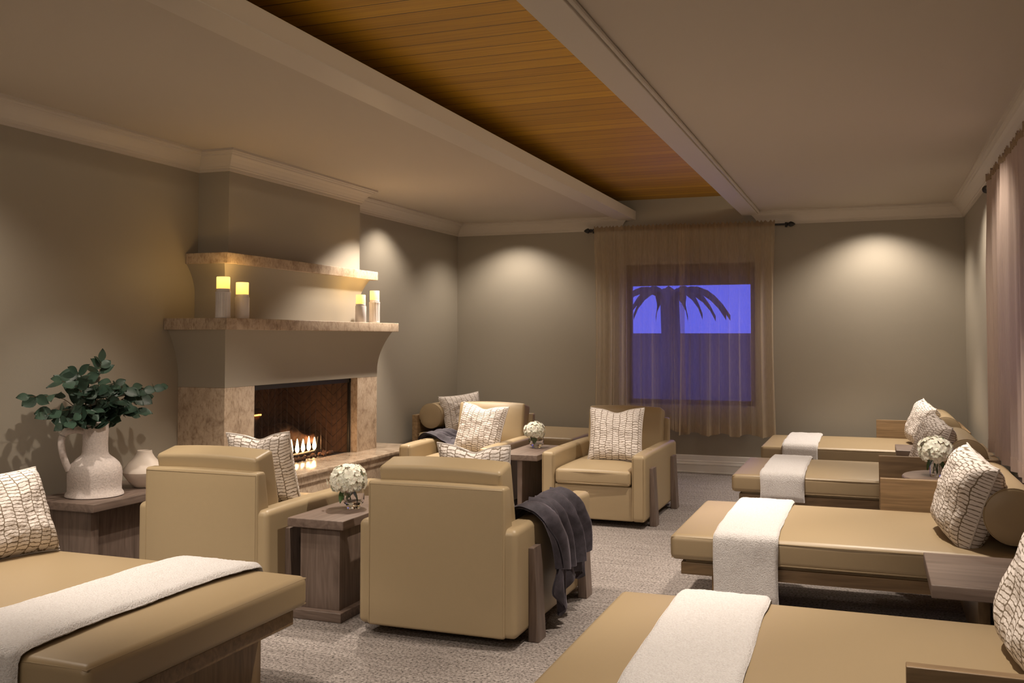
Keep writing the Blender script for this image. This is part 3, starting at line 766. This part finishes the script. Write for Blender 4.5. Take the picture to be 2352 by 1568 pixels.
# tables between the daybeds
def slab_table(label, loc, sx, sy, z, th):
    t = thing('side_table', label, 'table', loc, 0, 'square tables beside the daybeds')
    b = MB(); b.box(-sx/2, sx/2, -sy/2, sy/2, z-th, z, .004); b.build('table_top', M['table_x'], t)
    b = MB(); b.box(.05, .09, -sy/2+.05, sy/2-.05, .03, z-th+.001, .003); b.build('pedestal', M['table_z'], t)
    b = MB(); b.box(-.05, .2, -sy/2+.04, sy/2-.04, 0, .031, .003); b.build('base', M['table_x'], t)
slab_table('square grey-brown wood table between the two nearest daybeds on the right', (.49, 4.455, 0), .56, .615, .458, .052)
slab_table('small square wood table seen between the two farthest daybeds on the right', (.46, 8.55, 0), .56, .48, .53, .05)
t = thing('round_table', 'round light wood table holding white flowers between two daybed side panels', 'table', (.52, 6.46, 0))
b = MB(); b.lathe([(.33, .545), (.345, .548), (.35, .555), (.35, .574), (.345, .58)], 72); b.build('table_top', M['oak_lt'] if 'oak_lt' in M else M['table_x'], t)
b = MB(); b.lathe([(.05, .02), (.045, .1), (.045, .5), (.07, .546)], 32); b.build('column', M['table_z'], t)
b = MB(); b.lathe([(.2, 0), (.2, .016), (.19, .021)], 48); b.build('base', M['table_x'], t)

# ------------------------------------------------------------------ white throws on the daybeds
def towel(label, x0, x1, yn, yf, zn, zf, skew=0.0, seed=1, top=.482, th=.016, wob=.006):
    # runs across the bed (y), near end hangs to zn, far end to zf
    path = []
    zt = top; ed = .02
    def arcs(): 
        P = [(yn-.014, zn), (yn-.013, .30 if zn < .29 else zn+.02), (yn-.013, .40), (yn-.012, .435), (yn-.002, .462), (yn+.03, zt-.013), (yn+.12, zt-.004), (yn+.25, zt)]
        Q = [(yf+.014, zf), (yf+.013, .30 if zf < .29 else zf+.02), (yf+.013, .40), (yf+.012, .435), (yf+.002, .462), (yf-.03, zt-.013), (yf-.12, zt-.004), (yf-.25, zt)]
        return P+Q[::-1]
    P = [Vector((0, y, z)) for y, z in arcs()]
    # resample
    L = [0]
    for a, c in zip(P, P[1:]): L.append(L[-1]+(c-a).length)
    def at(s):
        s *= L[-1]
        for i in range(len(P)-1):
            if s <= L[i+1] or i == len(P)-2:
                k = (s-L[i])/max(1e-9, L[i+1]-L[i]); p = P[i].lerp(P[i+1], k); d = (P[i+1]-P[i]).normalized(); return p, d
    NU, NV = 150, 46
    sm = [at(i/NU) for i in range(NU+1)]
    sd = seed*3.7
    def fn(side):
        def g(u, v):
            p, d = sm[int(round(u*NU))]; n = Vector((0, -d.z, d.y))
            e = min(v, 1-v)*2; tk = th*min(1, (e*9))**.5
            e2 = min(u, 1-u)*40; tk *= min(1, max(.0, e2))**.5
            x = x0+(x1-x0)*v+skew*(u-.5)
            q = Vector((x, p.y, p.z))
            x += wob*noise.noise(Vector((sd, u*9, round(v))))*(1 if v in (0, 1) else 1)
            ns = noise.noise(Vector((v*5+sd, u*14, 0)))*.0035+noise.noise(Vector((v*60+sd, u*260, 5)))*.0022
            off = (tk+ns*(1 if side else 0)) if side else 0.002
            q = Vector((x, p.y, p.z))+n*off
            return q
        return g
    b = MB(); b.grid(fn(True), NU, NV); b.grid(fn(False), NU, NV, flip=True)
    o = b.build('fleece_throw', M['towel'], fix=False, angle=180)
    return tag(o, label, 'throw', 'cream fleece throws on the daybeds')
towel('cream fleece throw across the nearest daybed on the right', -.672, -.345, 2.585, 3.675, .20, .20, -.02, 1)
towel('cream fleece throw across the second daybed on the right', -.730, -.425, 4.786, 5.876, .15, .22, .0, 2)
towel('cream fleece throw across the third daybed on the right', -.745, -.443, 7.037, 8.107, .28, .22, .0, 3)
towel('cream fleece throw across the daybed against the back wall', -.757, -.450, 8.98, 10.07, .30, .22, .0, 4)
towel('cream fleece throw across the foot of the left daybed', -2.80, -2.405, 2.255, 3.445, .12, .40, .03, 5, th=.02)

# ------------------------------------------------------------------ dark grey plush throws
def drape(label, prof, y0, y1, fold, hem, seed, flare=.0, loc=None, group='grey plush throws'):
    P = [Vector((x, 0, z)) for x, z in prof]; L = [0]
    for a, c in zip(P, P[1:]): L.append(L[-1]+(c-a).length)
    def at(s):
        s *= L[-1]
        for i in range(len(P)-1):
            if s <= L[i+1] or i == len(P)-2:
                k = (s-L[i])/max(1e-9, L[i+1]-L[i]); return P[i].lerp(P[i+1], k), (P[i+1]-P[i]).normalized()
    NU, NV = 90, 90
    def raw(u):
        acc = Vector(); dd = Vector(); 
        for k in (-.03, -.015, 0, .015, .03):
            p, d_ = at(max(0, min(1, u+k))); acc += p; dd += d_
        return acc/5, dd.normalized()
    sm = [raw(i/NU) for i in range(NU+1)]
    b = MB()
    def mk(off, shrink):
        def g(u, v):
            p, d_ = sm[int(round(u*NU))]; n = Vector((-d_.z, 0, d_.x))
            w = v-.22*u+.05*sin(u*5+seed)+.03*sin(v*9+seed)
            ripple = (.5+.5*sin(w*2*pi*4.4+seed))**1.3*.8+(.5+.5*sin(w*2*pi*8.3+2*seed+u*2))*.22+(.5+.5*sin(w*2*pi*1.6+u*3))*.35
            k = min(1, .35+abs(u-.33)*1.6)
            y = y0+(y1-y0)*v+flare*(v-.5)*max(0, u-.35)+.02*sin(u*7+seed)
            o_ = max(0, off+.010+fold*.055*k*ripple)
            q = Vector((p.x, y, p.z))+n*o_
            ex = hem(v) if u > .6 else 0
            q.z -= ex*max(0, (u-.6)/.4)
            q.z = max(q.z, .004)
            return q
        return g
    b.grid(mk(.010, 0), NU, NV); b.grid(mk(0, 0), NU, NV, flip=True)
    o = b.build('plush_throw', M['plush'], fix=False, angle=180); return o
# over the right arm of the nearest chair (outer face at x=-1.517): inner seat side to outside
pr = [(-1.70, .455), (-1.635, .530), (-1.60, .572), (-1.56, .576), (-1.525, .568), (-1.500, .53), (-1.490, .45), (-1.478, .33)]
o = drape('', pr, 4.40, 5.04, 1.15, lambda v: .02+.10*v*(1-v)*2, 1.3, -.10)
pr2 = [(-1.60, .560), (-1.56, .566), (-1.528, .56), (-1.503, .53), (-1.495, .42), (-1.485, .21)]
o2 = drape('', pr2, 4.50, 4.98, .8, lambda v: .17*max(0, 1-abs(v-.25)*3.2)+.06*max(0, 1-abs(v-.95)*6), 4.1, -.05)
# join the under layer into the throw
def join(o, o2):
    bm = bmesh.new(); bm.from_mesh(o.data); bm.from_mesh(o2.data); bm.to_mesh(o.data); bm.free()
    bpy.data.objects.remove(o2); o.data.polygons.foreach_set('use_smooth', [True]*len(o.data.polygons))
join(o, o2); tag(o, 'dark grey plush throw draped in folds over the right arm of the nearest armchair', 'throw', 'grey plush throws')
pr3 = [(-3.655, .47), (-3.650, .535), (-3.62, .562), (-3.575, .566), (-3.535, .555), (-3.49, .515), (-3.43, .48), (-3.36, .465)]
o = drape('', pr3, 7.62, 8.02, .9, lambda v: 0, 2.2, .15)
tag(o, 'grey plush throw bunched on the left arm of the armchair beside the hearth', 'throw', 'grey plush throws')

# ------------------------------------------------------------------ pillows
def pillow(label, c, size, yaw, lean, roll=0, T=.085, chop=.0, mat='pillow', seed=0, hgt=None):
    """yaw 0: face towards -y; lean: top tilts back (degrees)."""
    s = size/2; hh = (hgt or size)/2; N = 40; b = MB(); sd = seed*5.3
    def pt(u, v, side):
        U, V = u*2-1, v*2-1
        x = U*s*(1-.075*(1-V*V)*abs(U)**3); z = V*hh*(1-.075*(1-U*U)*abs(V)**3)
        z -= chop*exp(-(U/.36)**2)*max(0, (V+1)/2)**3
        th = T*max(0, (1-U**4)*(1-V**4))**.55
        th *= 1+.16*noise.noise(Vector((U*1.6+sd, V*1.6, side*3)))
        wr = .006*noise.noise(Vector((U*7+sd, V*5, side)))*(1-(abs(U*V))**2)
        y = -side*(th+wr) if th > 1e-4 else 0
        return Vector((x, y, z))
    b.grid(lambda u, v: pt(u, v, 1), N, N, uv=True)
    b.grid(lambda u, v: pt(u, v, -1), N, N, uv=True, flip=True)
    t = thing('throw_pillow', label, 'pillow', c, 0, 'printed square throw pillows')
    t.rotation_euler = (Matrix.Rotation(radians(yaw), 3, 'Z') @ Matrix.Rotation(radians(-lean), 3, 'X') @ Matrix.Rotation(radians(roll), 3, 'Y')).to_euler()
    cov = b.build('cover', M[mat], t, fix=False, angle=180)
    pts = []
    for k in range(160):
        q = k/40; e = int(q) % 4; f = q-int(q)
        u, v = ((f, 0), (1, f), (1-f, 1), (0, 1-f))[e]; pts.append(pt(u, v, 1)*1.004)
    b = MB(); b.tube(pts, .0045, 6, closed=True); b.build('piping', M['linen'], cov)
    return t
pillow('printed pillow on the nearest armchair, only its notched top showing above the back cushion', (-1.995, 4.83, .650), .42, 180, 14, 0, .07, .035, seed=1)
pillow('printed pillow on the left armchair, showing beside the fireplace opening', (-3.365, 4.86, .652), .44, 180, 14, 3, .075, .03, seed=2)
pillow('printed pillow with a notched top on the armchair beside the hearth', (-3.10, 7.58, .648), .44, -6, 20, 4, .075, .03, seed=3)
pillow('printed pillow with a notched top on the armchair before the window', (-1.915, 7.54, .650), .44, 2, 18, -1, .075, .03, seed=4)
pillow('large printed pillow on the left daybed at the left edge', (-3.57, 3.20, .640), .47, 84, 26, 0, .105, .0, seed=5, hgt=.40)
pillow('printed pillow on the back left daybed beside its round bolster', (-3.98, 9.25, .640), .46, 46, 20, -6, .09, 0, seed=6, hgt=.41)
pillow('printed pillow on the nearest right daybed, cut off by the right edge', (.495, 3.14, .665), .48, -76, 17, 9, .11, 0, seed=7, hgt=.45)
pillow('printed pillow on the second right daybed, leaning on its bolster', (.42, 5.10, .662), .47, -76, 17, 9, .11, 0, seed=8, hgt=.43)
pillow('shaded printed pillow on the third right daybed behind the white flowers', (.395, 7.34, .655), .45, -76, 17, 9, .105, 0, seed=9, hgt=.42)
pillow('printed pillow on the daybed against the back wall', (.42, 9.36, .652), .44, -76, 17, 9, .10, 0, seed=10, hgt=.40)

# ------------------------------------------------------------------ jug, vase and branches on the console
JX, JY = -4.235, 4.445
t = thing('ceramic_jug', 'tall rough pale ceramic jug with a loop handle holding eucalyptus', 'jug', (JX, JY, .5055))
rj = .152
def jfn(p, a):
    k = 1+.010*noise.noise(Vector((cos(a)*1.5, sin(a)*1.5, p.z*9)))+.005*sin(p.z*150)
    return Vector((p.x*k, p.y*k, p.z))
prof = [(.150, 0), (.160, .004), (.157, .016), (.148, .03), (.146, .06), (.148, .10), (.149, .13), (.145, .16), (.132, .185), (.110, .208), (.088, .224), (.076, .236), (.071, .25), (.068, .30), (.069, .35), (.073, .40), (.077, .425), (.075, .43), (.068, .428), (.062, .40), (.06, .30)]
b = MB(); b.lathe(prof, 64, fn=jfn, cap1=True); b.build('body', M['ceramic'], t)
hd = Vector((-.55, -.83, 0)).normalized()
pts = [hd*.066+Vector((0, 0, .375)), hd*.10+Vector((0, 0, .382)), hd*.150+Vector((0, 0, .376)), hd*.178+Vector((0, 0, .35)), hd*.183+Vector((0, 0, .30)), hd*.172+Vector((0, 0, .24)), hd*.155+Vector((0, 0, .19)), hd*.140+Vector((0, 0, .155))]
def smooth_path(P, n=6):
    out = []
    for i in range(len(P)-1):
        p0 = P[max(0, i-1)]; p1 = P[i]; p2 = P[i+1]; p3 = P[min(len(P)-1, i+2)]
        for k in range(n):
            t_ = k/n; out.append(.5*((2*p1)+(p2-p0)*t_+(2*p0-5*p1+4*p2-p3)*t_*t_+(3*p1-p0-3*p2+p3)*t_**3))
    out.append(P[-1]); return out
b = MB(); b.tube(smooth_path([Vector(p) for p in pts]), .019, 14); b.build('handle', M['ceramic'], t)
t = thing('ceramic_vase', 'small cream ceramic bottle vase with a narrow neck beside the jug', 'vase', (-4.19, 4.80, .5055))
b = MB(); b.lathe([(.05, 0), (.06, .004), (.085, .03), (.118, .075), (.126, .095), (.12, .115), (.09, .15), (.062, .18), (.047, .205), (.044, .222), (.041, .224), (.036, .20), (.03, .17)], 48); b.build('body', M['ceramic2'], t)
t = thing('eucalyptus_branches', 'spray of dark green eucalyptus branches spreading from the ceramic jug', 'branches', (JX, JY, .90))
rnd = random.Random(11)
stems = MB(); leaves = MB()
def leaf(mb, p, d, nrm, L, w):
    d = d.normalized(); s_ = d.cross(nrm).normalized(); n = s_.cross(d)
    vs = []; fs = []; NS = 6
    for i in range(NS+1):
        t_ = i/NS; ww = w*(sin(pi*min(1, t_*1.02))**.75)*(1-.25*t_); 
        for k in (-1, 0, 1): vs.append(p+d*L*t_+s_*ww*k+n*(.18*w*abs(k)-.25*L*t_*t_*.5))
    for i in range(NS):
        for k in range(2): a = i*3+k; fs.append((a, a+1, a+4, a+3))
    mb.add(vs, fs)
ends = [(-.02, -.46, .20), (.02, -.38, .10), (.04, -.30, .28), (.03, -.18, .32), (.05, -.02, .38), (.04, .10, .24), (.06, .22, .22), (.05, .34, .16), (.06, .46, .21), (.05, .30, .07), (.08, -.20, .09), (.09, .05, .14), (.08, .18, .07), (.07, -.08, .22), (.06, -.30, .04)]
for (ex, ey, ez) in ends:
    E = Vector((ex, ey, ez)); c = [Vector((0, 0, -.18)), Vector((E.x*.15, E.y*.15, .02)), Vector((E.x*.55, E.y*.5, ez*.62+.05)), E]
    pth = smooth_path(c, 7); stems.tube(pth, lambda t_: .0032*(1-.6*t_), 6)
    for i in range(7, len(pth)-1, 2):
        dr = (pth[i+1]-pth[i-1]).normalized()
        for s in (-1, 1):
            if rnd.random() < .12: continue
            side = dr.cross(Vector((rnd.uniform(-.5, .5), rnd.uniform(-.3, .3), 1))).normalized()*s
            dd = side*.9+dr*.55+Vector((rnd.uniform(-.1, .45), rnd.uniform(-.4, .4), rnd.uniform(-.55, .25)))
            nn = Vector((1, -.6, .5))+Vector((rnd.uniform(-.7, .7), rnd.uniform(-.7, .7), rnd.uniform(-.6, .6)))
            leaf(leaves, pth[i], dd, nn, rnd.uniform(.068, .108), rnd.uniform(.029, .045))
    leaf(leaves, E, (E-pth[-3]), Vector((1, -.5, .4)), .08, .026)
stems.build('stems', M['stemmat'], t); leaves.build('foliage', M['leafmat'], t, fix=False)

# ------------------------------------------------------------------ hydrangeas in glass vases
def hydrangea(label, loc, R, sx, seed, stemlen, lean=(0, 0), wrap=False):
    rnd = random.Random(seed); t = thing('hydrangea', label, 'flowers', loc, 0, 'white hydrangea heads in glass vases')
    fl = MB(); c = Vector((lean[0], lean[1], 0)); n = 96
    for i in range(n):
        y_ = 1-(i+.5)/n*1.62; rr = sqrt(max(0, 1-y_*y_)); a = i*2.39996
        nr = Vector((cos(a)*rr, sin(a)*rr, y_)); p = c+Vector((nr.x*R*sx, nr.y*R*sx, nr.z*R*.80))*rnd.uniform(.80, 1.10)
        ref = Vector((0, 0, 1)) if abs(nr.z) < .9 else Vector((1, 0, 0)); u = nr.cross(ref).normalized(); w = nr.cross(u)
        ro = rnd.uniform(0, pi/2); sz = R*rnd.uniform(.20, .29)
        for k in range(4):
            an = ro+k*pi/2; d = u*cos(an)+w*sin(an); sd = nr.cross(d)
            vs = []; fs = []
            for q, (l, wd, hgt) in enumerate(((0, .08, 0), (.38, .42, .10), (.75, .52, .16), (1.0, .22, .05))):
                for s in (-1, 0, 1): vs.append(p+d*sz*l+sd*sz*wd*s+nr*sz*(hgt+(.10 if s else 0)+rnd.uniform(-.06, .06)))
            for q in range(3):
                for s in range(2): a0 = q*3+s; fs.append((a0, a0+1, a0+4, a0+3))
            fl.add(vs, fs)
    rock(fl, c-Vector((0, 0, R*.05)), R*.62, seed)
    fl.build('flower_head', M['petal'], t, fix=False, angle=180)
    st = MB()
    for k in range(3):
        a = k*2.1+seed; st.tube(smooth_path([c+Vector((0, 0, -R*.4)), Vector((cos(a)*.008, sin(a)*.008, -R*.7)), Vector((cos(a+1)*.016, sin(a+1)*.016, -stemlen))], 5), .0035, 6)
    st.build('stems', M['leafgreen'], t)
    lf = MB()
    for k in range(3 if wrap else 2):
        a = k*2.2+seed*.7
        leaf(lf, c+Vector((cos(a)*.012, sin(a)*.012, -R*.35)), Vector((cos(a)*.55, sin(a)*.55, -.9)), Vector((cos(a), sin(a), .5)), R*.95, R*.33)
    lf.build('leaves', M['leafgreen'], t, fix=False)
    return t
def glassvase(label, loc, prof):
    o = MB(); o.lathe(prof, 48, cap0=True, cap1=True)
    return tag(o.build('glass_vase', M['glass'], loc=loc), label, 'vase', 'clear glass vases')
def gv(r, h, foot, th=.004):
    out = [(r*.62, 0), (r*.66, .004), (r*.62, foot*.55), (r*.80, foot), (r*.97, foot+.012), (r, foot+.03), (r*.97, h*.7), (r*.93, h)]
    inn = [(r*.93-th, h), (r*.97-th, h*.7), (r-th, foot+.032), (r*.8, foot+.014), (.002, foot+.010)]
    return out+inn
glassvase('round footed glass vase on the table between the two nearest armchairs', (-2.615, 4.60, .5055), gv(.058, .125, .024))
hydrangea('white hydrangea bunch in the glass vase between the two nearest armchairs', (-2.650, 4.60, .655), .098, 1.0, 21, .115, (0, 0), True)
glassvase('small glass vase on the table between the two armchairs facing us', (-2.625, 7.66, .5055), gv(.060, .125, .02))
hydrangea('white hydrangea in the vase between the two armchairs facing us', (-2.645, 7.66, .645), .088, .92, 22, .10, (0, 0))
sq = MB(); sq.lathe([(.032, 0), (.034, .003), (.034, .115), (.031, .115), (.031, .012), (.002, .010)], 40)
tag(sq.build('glass_vase', M['glass'], loc=(.362, 6.46, .5805)), 'straight glass vase on the round table between the daybeds', 'vase', 'clear glass vases')
hydrangea('white hydrangea in the vase on the round table between the daybeds', (.362, 6.46, .735), .098, .98, 23, .135, (0, 0))
